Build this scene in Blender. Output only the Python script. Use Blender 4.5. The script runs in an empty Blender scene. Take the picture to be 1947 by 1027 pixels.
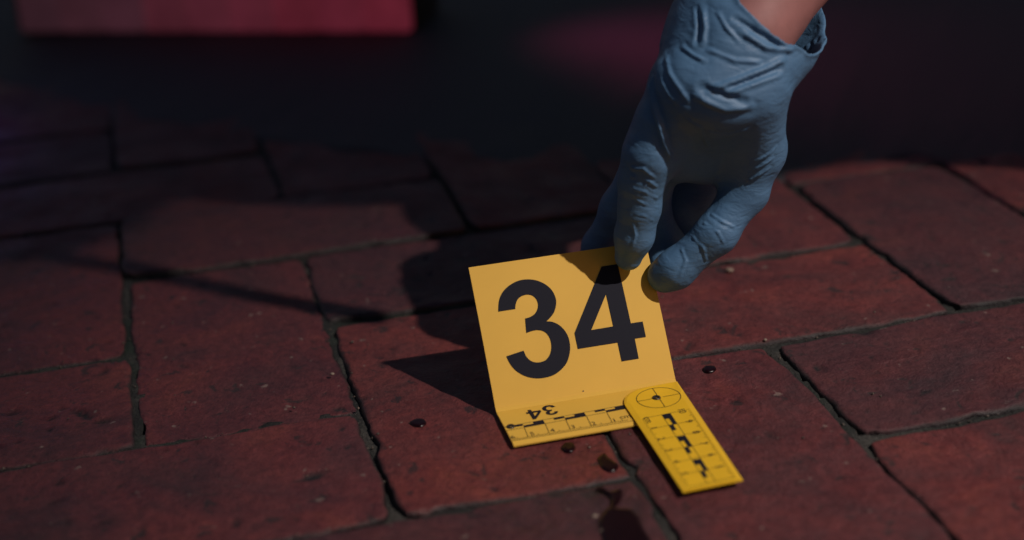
import bpy, bmesh, math, random
import numpy as np
from mathutils import Vector, Matrix

random.seed(7)
rng = np.random.default_rng(11)
SC = bpy.context.scene
COL = SC.collection
S = 0.01                       # everything below is written in centimetres

# ------------------------------------------------------------------ camera
IW, IH = 1947.0, 1027.0
FPX, PITCH, ROLL, CAMH = 3000.0, 0.396, -0.0585, 33.524
_c, _s = math.cos(ROLL), math.sin(ROLL)
_X = np.array([1.0, 0, 0]); _U = np.array([0, math.sin(PITCH), math.cos(PITCH)])
FWD = np.array([0, math.cos(PITCH), -math.sin(PITCH)])
RGT = _c * _X + _s * _U
UPV = -_s * _X + _c * _U
CAM = np.array([0, 0, CAMH])
cam_d = bpy.data.cameras.new('camera')
cam = bpy.data.objects.new('camera', cam_d); COL.objects.link(cam)
m = Matrix.Identity(4)
for i in range(3):
    m[i][0], m[i][1], m[i][2], m[i][3] = RGT[i], UPV[i], -FWD[i], CAM[i] * S
cam.matrix_world = m
cam_d.sensor_width = 36.0
cam_d.lens = FPX / IW * 36.0
cam_d.clip_start = 0.02; cam_d.clip_end = 100.0
cam_d.dof.use_dof = True
cam_d.dof.focus_distance = 0.735
cam_d.dof.aperture_fstop = 3.5
cam_d.dof.aperture_blades = 7
SC.camera = cam

# ------------------------------------------------------------------ night sky, lamps
LDIR = np.array([0.575, -0.32, 0.753]); LDIR /= np.linalg.norm(LDIR)
w = bpy.data.worlds.new('World'); SC.world = w; w.use_nodes = True
wn = w.node_tree.nodes; wl = w.node_tree.links
for n in list(wn): wn.remove(n)
wo = wn.new('ShaderNodeOutputWorld'); bg = wn.new('ShaderNodeBackground')
sky = wn.new('ShaderNodeTexSky'); sky.sky_type = 'NISHITA'; sky.sun_disc = False
sky.sun_elevation = math.radians(1.0); sky.sun_rotation = math.radians(125)
bg.inputs['Strength'].default_value = 0.17
hs = wn.new('ShaderNodeMix'); hs.data_type = 'RGBA'; hs.inputs[0].default_value = 1.0; hs.blend_type = 'MULTIPLY'
hs.inputs[7].default_value = (0.55, 0.57, 0.82, 1)
wl.new(sky.outputs[0], hs.inputs[6]); wl.new(hs.outputs[2], bg.inputs[0]); wl.new(bg.outputs[0], wo.inputs[0])

def aim(o, loc, tgt):
    o.location = Vector(loc) * S
    o.rotation_euler = (Vector(tgt) - Vector(loc)).to_track_quat('-Z', 'Y').to_euler()

key_d = bpy.data.lights.new('street_lamp_light', 'SPOT')
key_d.energy = 225.0; key_d.color = (1.0, 0.88, 0.80)
key_d.spot_size = math.radians(23); key_d.spot_blend = 1.0; key_d.shadow_soft_size = 0.02
key = bpy.data.objects.new('street_lamp_light', key_d); COL.objects.link(key)
aim(key, np.array([2, 66, 0]) + LDIR * 260, (21, 58, 0))

SC.view_settings.view_transform = 'Standard'; SC.view_settings.look = 'None'
SC.view_settings.exposure = 0.0; SC.view_settings.gamma = 1.0; SC.view_settings.use_curve_mapping = False
SC.render.engine = 'CYCLES'
SC.cycles.use_denoising = True
SC.cycles.max_bounces = 5

# ------------------------------------------------------------------ helpers
def ray(px, py):
    x = (px - IW / 2) / FPX; y = -(py - IH / 2) / FPX
    return x * RGT + y * UPV + FWD
def at(px, py, depth): return CAM + ray(px, py) * depth
def on_ground(px, py, z=0.0):
    d = ray(px, py); return CAM + d * ((z - CAMH) / d[2])
def project(P):
    d = np.asarray(P, float) - CAM
    zz = d @ FWD
    return IW / 2 + FPX * (d @ RGT) / zz, IH / 2 - FPX * (d @ UPV) / zz, zz

def mesh_from(name, V, F, mat=None, parent=None, smooth=True):
    me = bpy.data.meshes.new(name)
    me.from_pydata((np.asarray(V, float) * S).tolist(), [], F if isinstance(F, list) else np.asarray(F).tolist())
    me.update()
    if smooth and len(me.polygons):
        me.polygons.foreach_set('use_smooth', np.ones(len(me.polygons), dtype=bool))
    if mat: me.materials.append(mat)
    o = bpy.data.objects.new(name, me); COL.objects.link(o)
    if parent is not None: o.parent = parent
    return o
def tag(o, label=None, cat=None, group=None, kind=None):
    if label: o['label'] = label
    if cat: o['category'] = cat
    if group: o['group'] = group
    if kind: o['kind'] = kind
    return o
def thing(name, label, cat, group=None, loc=(0, 0, 0)):
    o = bpy.data.objects.new(name, None); COL.objects.link(o)
    o.location = Vector(loc) * S; o.empty_display_size = 0.02
    return tag(o, label, cat, group)

# value noise on numpy arrays
_perm = rng.random((64, 64, 64)).astype(np.float32)
def vnoise(P, f):
    q = np.asarray(P, np.float32) * f + 1000.0
    i = np.floor(q).astype(int); t = q - i; t = t * t * (3 - 2 * t)
    i0 = i & 63; i1 = (i + 1) & 63
    def g(a, b, c): return _perm[a, b, c]
    x0, y0, z0 = i0.T; x1, y1, z1 = i1.T; tx, ty, tz = t.T
    c00 = g(x0, y0, z0) * (1 - tx) + g(x1, y0, z0) * tx
    c10 = g(x0, y1, z0) * (1 - tx) + g(x1, y1, z0) * tx
    c01 = g(x0, y0, z1) * (1 - tx) + g(x1, y0, z1) * tx
    c11 = g(x0, y1, z1) * (1 - tx) + g(x1, y1, z1) * tx
    a = c00 * (1 - ty) + c10 * ty; b = c01 * (1 - ty) + c11 * ty
    return (a * (1 - tz) + b * tz) * 2 - 1
def fbm(P, f, n=4):
    r = 0; a = 1.0
    for _ in range(n):
        r = r + a * vnoise(P, f); f *= 2.03; a *= 0.5
    return r

# ------------------------------------------------------------------ materials
def new_mat(name):
    mt = bpy.data.materials.new(name); mt.use_nodes = True
    nt = mt.node_tree; b = nt.nodes['Principled BSDF']
    return mt, nt, b
def N(nt, t, **kw):
    n = nt.nodes.new(t)
    for k, v in kw.items(): setattr(n, k, v)
    return n
def ramp(nt, src, stops):
    r = N(nt, 'ShaderNodeValToRGB'); e = r.color_ramp.elements
    while len(e) < len(stops): e.new(0.5)
    for el, (p, c) in zip(e, stops): el.position = p; el.color = (*c, 1)
    nt.links.new(src, r.inputs[0]); return r.outputs[0]
def mixc(nt, f, a, b, mode='MIX'):
    n = N(nt, 'ShaderNodeMix', data_type='RGBA', blend_type=mode)
    for s_, v in ((0, f), (6, a), (7, b)):
        if hasattr(v, 'links') or hasattr(v, 'is_linked'): nt.links.new(v, n.inputs[s_])
        elif s_ == 0: n.inputs[0].default_value = v
        else: n.inputs[s_].default_value = (*v, 1)
    return n.outputs[2]
def noise(nt, vec, scale, detail=4, rough=0.6, dist=0.0):
    n = N(nt, 'ShaderNodeTexNoise'); n.inputs['Scale'].default_value = scale
    n.inputs['Detail'].default_value = detail; n.inputs['Roughness'].default_value = rough
    n.inputs['Distortion'].default_value = dist
    nt.links.new(vec, n.inputs['Vector']); return n.outputs['Fac']
def math_(nt, op, a, b=0.0):
    n = N(nt, 'ShaderNodeMath', operation=op)
    for i, v in ((0, a), (1, b)):
        if hasattr(v, 'is_linked'): nt.links.new(v, n.inputs[i])
        else: n.inputs[i].default_value = v
    return n.outputs[0]
def bump(nt, b, h, strength, dist, prev=None):
    n = N(nt, 'ShaderNodeBump'); n.inputs['Strength'].default_value = strength; n.inputs['Distance'].default_value = dist
    nt.links.new(h, n.inputs['Height'])
    if prev is not None: nt.links.new(prev, n.inputs['Normal'])
    nt.links.new(n.outputs[0], b.inputs['Normal']); return n.outputs[0]
def simple(name, col, rough=0.5, spec=0.5, var=0.0, scale=80, bmp=0.0):
    mt, nt, b = new_mat(name)
    tc = N(nt, 'ShaderNodeTexCoord')
    f = noise(nt, tc.outputs['Object'], scale, 5)
    if var:
        c = ramp(nt, f, [(0.25, tuple(x * (1 - var) for x in col)), (0.75, tuple(min(1, x * (1 + var)) for x in col))])
        nt.links.new(c, b.inputs['Base Color'])
    else: b.inputs['Base Color'].default_value = (*col, 1)
    b.inputs['Roughness'].default_value = rough; b.inputs['Specular IOR Level'].default_value = spec
    if bmp: bump(nt, b, f, bmp, 0.001)
    return mt

def brick_material():
    mt, nt, b = new_mat('worn_red_brick')
    tc = N(nt, 'ShaderNodeTexCoord'); oi = N(nt, 'ShaderNodeObjectInfo')
    off = N(nt, 'ShaderNodeVectorMath', operation='MULTIPLY_ADD')
    comb = N(nt, 'ShaderNodeCombineXYZ')
    for i in range(3): nt.links.new(oi.outputs['Random'], comb.inputs[i])
    nt.links.new(comb.outputs[0], off.inputs[0]); off.inputs[1].default_value = (7, 13, 5)
    nt.links.new(tc.outputs['Object'], off.inputs[2]); v = off.outputs[0]
    big = noise(nt, v, 13, 6, 0.68, 0.5)
    base = ramp(nt, big, [(0.28, (0.040, 0.017, 0.021)), (0.45, (0.084, 0.020, 0.024)), (0.56, (0.112, 0.023, 0.025)), (0.74, (0.165, 0.037, 0.028))])
    tint = ramp(nt, oi.outputs['Random'], [(0.0, (0.62, 0.76, 0.86)), (0.5, (1.0, 0.96, 0.98)), (1.0, (1.22, 1.10, 0.92))])
    base = mixc(nt, 1.0, base, tint, 'MULTIPLY')
    fine = noise(nt, v, 240, 6, 0.7)
    gr = ramp(nt, fine, [(0.3, (0.62, 0.62, 0.64)), (0.7, (1.3, 1.28, 1.25))])
    base = mixc(nt, 1.0, base, gr, 'MULTIPLY')
    # dark mineral flecks, pale sand flecks
    vo = N(nt, 'ShaderNodeTexVoronoi'); vo.inputs['Scale'].default_value = 95
    nt.links.new(v, vo.inputs['Vector'])
    hole = noise(nt, v, 82, 4, 0.62, 0.5)
    hm = ramp(nt, hole, [(0.615, (0, 0, 0)), (0.67, (1, 1, 1))])
    base = mixc(nt, math_(nt, 'MULTIPLY', hm, 0.75), base, (0.016, 0.013, 0.014))
    sp = noise(nt, v, 150, 3, 0.5); sm = ramp(nt, sp, [(0.69, (0, 0, 0)), (0.735, (1, 1, 1))])
    base = mixc(nt, math_(nt, 'MULTIPLY', sm, 0.45), base, (0.25, 0.20, 0.17))
    # dirt caught in pits and along the worn edge
    at_ = N(nt, 'ShaderNodeAttribute', attribute_name='dirt')
    base = mixc(nt, at_.outputs['Fac'], base, (0.009, 0.009, 0.010))
    nt.links.new(base, b.inputs['Base Color'])
    rr = ramp(nt, noise(nt, v, 30, 4), [(0.3, (0.48,) * 3), (0.7, (0.78,) * 3)])
    nt.links.new(rr, b.inputs['Roughness']); b.inputs['Specular IOR Level'].default_value = 0.5
    h = math_(nt, 'ADD', math_(nt, 'MULTIPLY', fine, 0.5), math_(nt, 'MULTIPLY', hole, -0.9))
    h = math_(nt, 'ADD', h, math_(nt, 'MULTIPLY', noise(nt, v, 620, 3), 0.25))
    bump(nt, b, h, 0.6, 0.0032)
    return mt

def mortar_material():
    mt, nt, b = new_mat('sandy_joint')
    tc = N(nt, 'ShaderNodeTexCoord'); v = tc.outputs['Object']
    f = noise(nt, v, 22, 5, 0.65)
    c = ramp(nt, f, [(0.3, (0.008, 0.009, 0.009)), (0.5, (0.020, 0.021, 0.019)), (0.68, (0.062, 0.057, 0.05))])
    ms = noise(nt, v, 9, 5, 0.7); mm = ramp(nt, ms, [(0.52, (0, 0, 0)), (0.62, (1, 1, 1))])
    c = mixc(nt, math_(nt, 'MULTIPLY', mm, 0.9), c, (0.008, 0.022, 0.011))
    g = noise(nt, v, 700, 4, 0.7)
    c = mixc(nt, 1.0, c, ramp(nt, g, [(0.35, (0.35,) * 3), (0.7, (2.2,) * 3)]), 'MULTIPLY')
    nt.links.new(c, b.inputs['Base Color']); b.inputs['Roughness'].default_value = 0.85
    bump(nt, b, g, 1.0, 0.003)
    return mt

def glove_material():
    mt, nt, b = new_mat('blue_nitrile')
    tc = N(nt, 'ShaderNodeTexCoord'); v = tc.outputs['Object']
    f = noise(nt, v, 60, 5, 0.6)
    c = ramp(nt, f, [(0.3, (0.070, 0.156, 0.282)), (0.7, (0.088, 0.190, 0.330))])
    nt.links.new(c, b.inputs['Base Color'])
    b.inputs['Roughness'].default_value = 0.5; b.inputs['Specular IOR Level'].default_value = 0.32
    mp = N(nt, 'ShaderNodeMapping'); mp.inputs['Scale'].default_value = (1, 1, 2.4); mp.inputs['Rotation'].default_value = (0.3, 0.5, 0.2)
    nt.links.new(v, mp.inputs[0])
    wr = noise(nt, mp.outputs[0], 95, 5, 0.55, 0.6)
    fn = noise(nt, v, 900, 2)
    bump(nt, b, math_(nt, 'ADD', wr, math_(nt, 'MULTIPLY', fn, 0.05)), 0.38, 0.0022)
    return mt

M_BRICK = brick_material(); M_MORT = mortar_material(); M_GLOVE = glove_material()
M_YEL = simple('yellow_card', (0.72, 0.435, 0.068), 0.55, 0.2, 0.07, 16, 0.03)
M_RUL = simple('yellow_ruler', (0.78, 0.465, 0.021), 0.33, 0.45, 0.06, 70, 0.03)
M_INK = simple('black_ink', (0.011, 0.012, 0.021), 0.65, 0.12)
M_LINE = simple('thin_black_ink', (0.03, 0.025, 0.015), 0.45, 0.4)
M_RIV = simple('dark_eyelet', (0.02, 0.018, 0.018), 0.3, 0.5)
M_BLOOD = simple('wet_blood', (0.0085, 0.0012, 0.0025), 0.30, 0.25, 0.25, 120)
M_SKIN = simple('skin', (0.33, 0.15, 0.145), 0.55, 0.35, 0.22, 38, 0.25)
M_CLOTH = simple('dark_cloth', (0.012, 0.013, 0.018), 0.9, 0.2, 0.3, 60, 0.4)
M_SHOE = simple('black_leather', (0.012, 0.011, 0.011), 0.4, 0.4, 0.2, 60, 0.1)
M_HAIR = simple('dark_hair', (0.02, 0.013, 0.009), 0.5, 0.4, 0.3, 200, 0.5)
M_BLACK = simple('black_plastic', (0.012, 0.012, 0.014), 0.45, 0.4, 0.2, 60, 0.05)
M_PEB = simple('pale_stone', (0.22, 0.17, 0.135), 0.7, 0.3, 0.3, 300, 0.4)

def glow(name, col, strength, var=0.4, scale=9):
    mt, nt, b = new_mat(name)
    tc = N(nt, 'ShaderNodeTexCoord')
    f = noise(nt, tc.outputs['Object'], scale, 3)
    c = ramp(nt, f, [(0.3, tuple(x * (1 - var) for x in col)), (0.7, tuple(x * (1 + var) for x in col))])
    nt.links.new(c, b.inputs['Emission Color']); b.inputs['Emission Strength'].default_value = strength
    b.inputs['Base Color'].default_value = (col[0] * 0.4, col[1] * 0.4, col[2] * 0.4, 1); b.inputs['Roughness'].default_value = 0.3
    return mt

# ------------------------------------------------------------------ pavement: bricks laid in a herringbone
PB, THB, U0, V0 = 10.046, 0.2277, -2.69, 54.597
EX = np.array([math.cos(THB), math.sin(THB), 0]); EY = np.array([-math.sin(THB), math.cos(THB), 0])
def brick_to_world(u, v): return EX * u + EY * v

# the wide ground sheet lies under the bedding
gv = [(-2500, -1500, -3.2), (2500, -1500, -3.2), (2500, 4000, -3.2), (-2500, 4000, -3.2)]
ground = mesh_from('ground', gv, [(0, 1, 2, 3)], simple('dark_ground', (0.03, 0.018, 0.016), 0.85, 0.3, 0.4, 3, 0.3), None, False)
tag(ground, kind='structure')

xs = np.arange(-98, 98.1, 0.45); ys = np.arange(22, 200.1, 0.45)
gx, gy = np.meshgrid(xs, ys, indexing='ij')
P = np.stack([gx.ravel(), gy.ravel(), np.zeros(gx.size)], 1)
P[:, 2] = -0.22 + 0.07 * fbm(P, 0.12, 3) + 0.07 * fbm(P, 0.9, 3)
nx_, ny_ = len(xs), len(ys)
ii = (np.arange(nx_ - 1)[:, None] * ny_ + np.arange(ny_ - 1)[None]).ravel()
F = np.stack([ii, ii + ny_, ii + ny_ + 1, ii + 1], 1)
pave = mesh_from('pavement', P, F, M_MORT)
tag(pave, kind='structure')

def make_brick(seed, res, dents=(), flip=False):
    r = np.random.default_rng(seed)
    L, Wd = 2 * PB - (0.20 if flip else 0.04) - r.random() * 0.1, PB - (0.04 if flip else 0.20) - r.random() * 0.1
    def axis(l, st):
        n = max(6, int(round((l - 1.4) / st)))
        a = np.linspace(-l / 2 + 0.7, l / 2 - 0.7, n)
        e = l / 2 - np.array([0.0, 0.05, 0.14, 0.28, 0.46])
        return np.concatenate([-e, a, e[::-1]])
    ax, ay = axis(L, res), axis(Wd, res)
    nx, ny = len(ax), len(ay)
    X, Y = np.meshgrid(ax, ay, indexing='ij'); X = X.ravel(); Y = Y.ravel()
    so = seed * 17.3
    Q = np.stack([X + so, Y, np.full_like(X, so)], 1)
    # wavering outline, worn corners
    de = np.minimum(L / 2 - np.abs(X), Wd / 2 - np.abs(Y))
    fall = np.exp(-(de / 0.9) ** 2)
    wob = fbm(Q, 0.35, 4) * 0.13 + np.minimum(0, fbm(Q + 31, 0.5, 3) + 0.3) * 0.2
    cx = (np.abs(X) / (L / 2)) ** 8 * (np.abs(Y) / (Wd / 2)) ** 8
    shr = fall * (wob - 0.03 + 0.05 * fbm(Q + 13, 1.3, 2) + np.minimum(0, fbm(Q + 57, 0.9, 2) + 0.5) * 0.3) - cx * (0.10 + 0.35 * r.random())
    wx = np.clip(1 - (L / 2 - np.abs(X)) / 1.2, 0, 1); wy = np.clip(1 - (Wd / 2 - np.abs(Y)) / 1.2, 0, 1)
    X2 = X + np.sign(X) * shr * wx; Y2 = Y + np.sign(Y) * shr * wy
    rad = 0.24 + 0.10 * fbm(Q + 9, 0.4, 2)
    t = np.clip(1 - de / rad, 0, 1)
    Z = -rad * (1 - np.sqrt(np.maximum(0, 1 - t * t))) * 0.9
    Z += 0.055 * fbm(Q, 0.16, 3) + 0.03 * fbm(Q + 5, 0.9, 3)
    Z += 0.035 * (np.abs(X) / (L / 2)) * r.uniform(-1.5, 1.0)
    dirt = np.clip(t * 1.7 - 0.45 + 0.5 * fbm(Q + 3, 0.7, 3), 0, 1) * 0.92
    def dent(px, py, ra, rb, an, dp, amt):
        nonlocal Z, dirt
        dx, dy = X - px, Y - py
        a = (dx * math.cos(an) + dy * math.sin(an)) / ra; b = (-dx * math.sin(an) + dy * math.cos(an)) / rb
        q = a * a + b * b + 0.55 * fbm(Q * np.array([1, 1, 1]) + 77, 1.6, 2)
        k = np.exp(-np.maximum(q, 0) ** 1.5)
        Z = Z - dp * k; dirt = np.maximum(dirt, np.clip(k * 1.5 - 0.35, 0, 1) * amt)
    for _ in range(int(r.integers(16, 40))):
        ra = 0.09 + 0.17 * r.random() ** 2; dent(r.uniform(-L / 2, L / 2), r.uniform(-Wd / 2, Wd / 2), ra * r.uniform(1, 2.4), ra * 0.75, r.uniform(0, 3.1), r.uniform(.06, .15), r.uniform(.5, 1.0))
    for d in dents: dent(*d)
    n0 = nx * ny
    V = np.stack([X2, Y2, Z], 1)
    idx = np.arange(n0).reshape(nx, ny)
    q = np.stack([idx[:-1, :-1].ravel(), idx[1:, :-1].ravel(), idx[1:, 1:].ravel(), idx[:-1, 1:].ravel()], 1).tolist()
    loop = list(idx[:, 0]) + list(idx[-1, 1:]) + list(idx[-2::-1, -1]) + list(idx[0, -2:0:-1])
    low = V[loop].copy(); low[:, 2] = -2.6
    base = n0; n = len(loop)
    for k in range(n):
        k2 = (k + 1) % n
        q.append([int(loop[k]), base + k, base + k2, int(loop[k2])])
    V = np.concatenate([V, low]); dirt = np.concatenate([dirt, np.ones(n)])
    me = bpy.data.meshes.new('brick'); me.from_pydata((V * S).tolist(), [], [[int(a) for a in f] for f in q]); me.update()
    me.polygons.foreach_set('use_smooth', np.ones(len(me.polygons), dtype=bool))
    at_ = me.attributes.new('dirt', 'FLOAT', 'POINT'); at_.data.foreach_set('value', dirt.astype(np.float32))
    me.materials.append(M_BRICK)
    return me

SPECIAL = {}
def add_dent(px, py, ra, rb, ang, dp):                 # a gouge seen in the photograph, kept as a place on its brick
    g = on_ground(px, py); u = g @ EX; v = g @ EY
    SPECIAL.setdefault('l', []).append((u, v, ra, rb, ang, dp))
add_dent(150, 783, 0.95, 0.24, 2.2, 0.20)
add_dent(195, 797, 0.55, 0.26, -0.1, 0.22)
add_dent(22, 783, 0.4, 0.22, 0.0, 0.2)
add_dent(92, 793, 0.4, 0.2, 0.4, 0.16)
add_dent(195, 855, 0.5, 0.25, 0.0, 0.2)
add_dent(1640, 627, 0.55, 0.3, 0.0, 0.2)
add_dent(590, 905, 0.9, 0.22, 0.1, 0.16)
add_dent(640, 770, 0.4, 0.2, 0.3, 0.15)

far_meshes = [make_brick(900 + k, 0.9) for k in range(6)]
nb = 0
cells = []
for j in range(-6, 22):
    for i in range(-14, 16):
        k = (i + j + 1) % 4
        if k == 0: cells.append((i + 1.0, j + 0.5, 0.0))
        elif k == 2: cells.append((i + 0.5, j + 1.0, math.pi / 2))
cells2 = []
for (ci, cj, rz) in cells:
    u, v = U0 + ci * PB, V0 + (cj - 0) * PB
    wpt = brick_to_world(u, v)
    if abs(wpt[0]) > 88 or wpt[1] < 30 or wpt[1] > 190: continue
    if wpt[1] - (100 - 0.42 * wpt[0]) > 26: continue          # covered by the dark shade sheet
    cells2.append((u, v, rz, wpt))
for (u, v, rz, wpt) in cells2:
    px, py, zz = project(wpt)
    ins = -320 < px < IW + 320 and -60 < py < IH + 420
    nb += 1
    if ins:
        dl = []
        for (du, dv, ra, rb, an, dp) in SPECIAL['l']:
            a, b = du - u, dv - v
            lx, ly = a * math.cos(rz) + b * math.sin(rz), -a * math.sin(rz) + b * math.cos(rz)
            if abs(lx) < PB and abs(ly) < PB / 2: dl.append((lx, ly, ra, rb, an - rz, dp, 1.0))
        me = make_brick(nb + 20, 0.26 if py > 230 else 0.45, dl, rz > 0.1)
    else: me = far_meshes[nb % 6]
    o = bpy.data.objects.new('brick', me); COL.objects.link(o)
    o.parent = pave
    o.location = (Vector(wpt) + Vector((random.gauss(0, .06), random.gauss(0, .06), random.gauss(0, 0.06)))) * S
    o.rotation_euler = (random.gauss(0, .004), random.gauss(0, .004), THB + rz + random.gauss(0, .006))

# the bedding lies well below each brick; only between them does it come up to the joint
pc = np.empty(len(pave.data.vertices) * 3, np.float32); pave.data.vertices.foreach_get('co', pc); pc = pc.reshape(-1, 3)
pu = (pc / S) @ EX.astype(np.float32); pv = (pc / S) @ EY.astype(np.float32)
for (u, v, rz, wpt) in cells2:
    hx_, hy_ = (PB, PB / 2) if rz < .1 else (PB / 2, PB)
    pc[(np.abs(pu - u) < hx_ - .62) & (np.abs(pv - v) < hy_ - .62), 2] = -1.4 * S
pave.data.vertices.foreach_set('co', pc.ravel()); pave.data.update()

# ------------------------------------------------------------------ added dark sheet painted as background shade, ragged edge over the last bricks
def shade_sheet_material():
    mt, nt, b = new_mat('painted_shade')
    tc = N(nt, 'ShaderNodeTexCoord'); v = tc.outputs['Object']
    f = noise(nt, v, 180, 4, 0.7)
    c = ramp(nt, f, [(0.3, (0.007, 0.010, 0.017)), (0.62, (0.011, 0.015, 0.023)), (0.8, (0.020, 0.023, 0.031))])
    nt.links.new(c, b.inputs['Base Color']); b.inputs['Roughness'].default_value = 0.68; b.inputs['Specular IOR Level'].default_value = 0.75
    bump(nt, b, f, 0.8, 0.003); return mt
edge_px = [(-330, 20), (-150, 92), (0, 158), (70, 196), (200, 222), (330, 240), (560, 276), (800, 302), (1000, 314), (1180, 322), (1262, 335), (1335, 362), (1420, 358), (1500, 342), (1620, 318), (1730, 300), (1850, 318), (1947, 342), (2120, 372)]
ed = [on_ground(x, y) for x, y in edge_px]  # sheet outline follows the boundary of the shade
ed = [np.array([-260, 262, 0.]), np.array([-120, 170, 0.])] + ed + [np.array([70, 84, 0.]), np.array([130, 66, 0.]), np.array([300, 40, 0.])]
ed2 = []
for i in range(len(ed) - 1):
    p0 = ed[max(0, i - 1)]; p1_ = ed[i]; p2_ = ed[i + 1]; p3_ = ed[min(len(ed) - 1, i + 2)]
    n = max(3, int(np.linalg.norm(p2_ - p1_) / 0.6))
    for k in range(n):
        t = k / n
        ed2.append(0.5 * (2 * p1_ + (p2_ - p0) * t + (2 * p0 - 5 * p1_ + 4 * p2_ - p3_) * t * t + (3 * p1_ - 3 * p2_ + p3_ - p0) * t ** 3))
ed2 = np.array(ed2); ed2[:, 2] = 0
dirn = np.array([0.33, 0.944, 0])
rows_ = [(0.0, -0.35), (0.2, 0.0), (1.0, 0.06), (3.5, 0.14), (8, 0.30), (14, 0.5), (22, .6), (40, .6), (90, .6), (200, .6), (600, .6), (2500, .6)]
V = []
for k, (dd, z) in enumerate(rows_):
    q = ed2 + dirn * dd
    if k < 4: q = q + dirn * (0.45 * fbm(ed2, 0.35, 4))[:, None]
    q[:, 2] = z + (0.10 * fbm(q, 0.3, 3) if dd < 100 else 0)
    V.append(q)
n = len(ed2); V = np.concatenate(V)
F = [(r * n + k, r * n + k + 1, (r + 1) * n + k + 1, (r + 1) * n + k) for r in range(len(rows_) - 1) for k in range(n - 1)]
shade_sheet = mesh_from('shade_sheet', V, F, shade_sheet_material()); tag(shade_sheet, kind='structure')

# ------------------------------------------------------------------ the numbered marker card
ZF = 0.25
MO = on_ground(943, 782, ZF)
AE = math.radians(12.94)
E1 = np.array([math.cos(AE), math.sin(AE), 0]); E2 = np.array([E1[1], -E1[0], 0]); EZ = np.array([0, 0, 1.0])
TI = math.radians(36)
PUP = math.cos(TI) * EZ - math.sin(TI) * E2
PN = np.cross(E1, PUP)                              # towards the viewer
def panel(u, t, off=0.0):
    bend = 0.07 * math.sin(max(0, min(1, t / 6.77)) * math.pi) - 0.05 * ((u / 8.57) - 0.5) ** 2 * (t / 6.77)
    return MO + E1 * u + PUP * t + PN * (off + bend)
def flat(u, v, off=0.0):
    return MO + E1 * u + E2 * v + EZ * off

marker = thing('evidence_marker', 'yellow folded card numbered 34 with a ruler arm standing on the bricks', 'evidence marker', None, MO)
def mk(name, V, F, mat, smooth=False):
    V = np.asarray(V, float) - MO
    return mesh_from(name, V, F, mat, marker, smooth)

# card: one folded sheet
prof = []
for t in np.linspace(6.77, 0.12, 16): prof.append(('p', t))
for v in (0.10, 0.4, 0.9, 1.5, 2.2, 2.98): prof.append(('f', v))
NU = 22
us = np.linspace(0, 8.57, NU)
V = []; 
def lift(u, v): return 0.0
for side in (0, 1):
    for k, t in prof:
        for u in us:
            if k == 'p': V.append(panel(u, t, -0.065 if side else 0.0))
            else: V.append(flat(u * (1 - 0.006 * t), t, -0.11 if side else 0.0))
NP = len(prof); F = []
for a in range(NP - 1):
    for b in range(NU - 1):
        i0 = a * NU + b; F.append((i0, i0 + NU, i0 + NU + 1, i0 + 1))
        j0 = NP * NU + i0; F.append((j0, j0 + 1, j0 + NU + 1, j0 + NU))
o2 = NP * NU
for a in range(NP - 1):
    for b in (0, NU - 1):
        i0 = a * NU + b; q = (i0, o2 + i0, o2 + i0 + NU, i0 + NU)
        F.append(q if b == 0 else q[::-1])
for b in range(NU - 1): F.append((b, b + 1, o2 + b + 1, o2 + b))
# bevelled front edge of the ruler strip
nb0 = len(V)
for u in us: V.append(flat(u * 0.981, 3.24, -0.075))
for u in us: V.append(flat(u * 0.981, 3.24, -0.14))
r0 = (NP - 1) * NU
for b in range(NU - 1):
    F.append((r0 + b, nb0 + b, nb0 + b + 1, r0 + b + 1))
    F.append((nb0 + b, nb0 + NU + b, nb0 + NU + b + 1, nb0 + b + 1))
    F.append((nb0 + NU + b, o2 + r0 + b, o2 + r0 + b + 1, nb0 + NU + b + 1))
F.append((r0, o2 + r0, nb0 + NU, nb0)); F.append((r0 + NU - 1, nb0 + NU - 1, nb0 + 2 * NU - 1, o2 + r0 + NU - 1))
card = mk('card', V, F, M_YEL, False)

def smooth_closed(pts, hard, n=6):
    """closed outline through pts; 'hard' are corner indices, runs between them are Catmull-Rom curves"""
    pts = [np.array(p, float) for p in pts]; out = []; L = len(pts)
    for i in range(L):
        p1, p2 = pts[i], pts[(i + 1) % L]
        p0 = pts[i - 1] if i not in hard else p1 - (p2 - p1)
        p3 = pts[(i + 2) % L] if (i + 1) % L not in hard else p2 + (p2 - p1)
        if i in hard and (i + 1) % L in hard: out.append(p1); continue
        for k in range(n):
            t = k / n
            out.append(0.5 * ((2 * p1) + (-p0 + p2) * t + (2 * p0 - 5 * p1 + 4 * p2 - p3) * t * t + (-p0 + 3 * p1 - 3 * p2 + p3) * t ** 3))
    return out
def fill_shape(outline, hole=None):
    """triangulated 2-D shape -> verts, faces"""
    bm = bmesh.new()
    edges = []
    for ring in ([outline] + ([hole] if hole is not None else [])):
        vs = [bm.verts.new((p[0], p[1], 0)) for p in ring]
        edges += [bm.edges.new((vs[i], vs[(i + 1) % len(vs)])) for i in range(len(vs))]
    bmesh.ops.triangle_fill(bm, edges=edges, use_beauty=True, use_dissolve=False, normal=(0, 0, 1))
    # cut into small pieces so the print follows the bend of the card
    bm.verts.ensure_lookup_table()
    for f in bm.faces:
        if f.normal.z < 0: f.normal_flip()
    vs = [v.co.copy() for v in bm.verts]; bm.verts.index_update()
    fs = [tuple(v.index for v in f.verts) for f in bm.faces]
    bm.free(); return vs, fs

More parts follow.
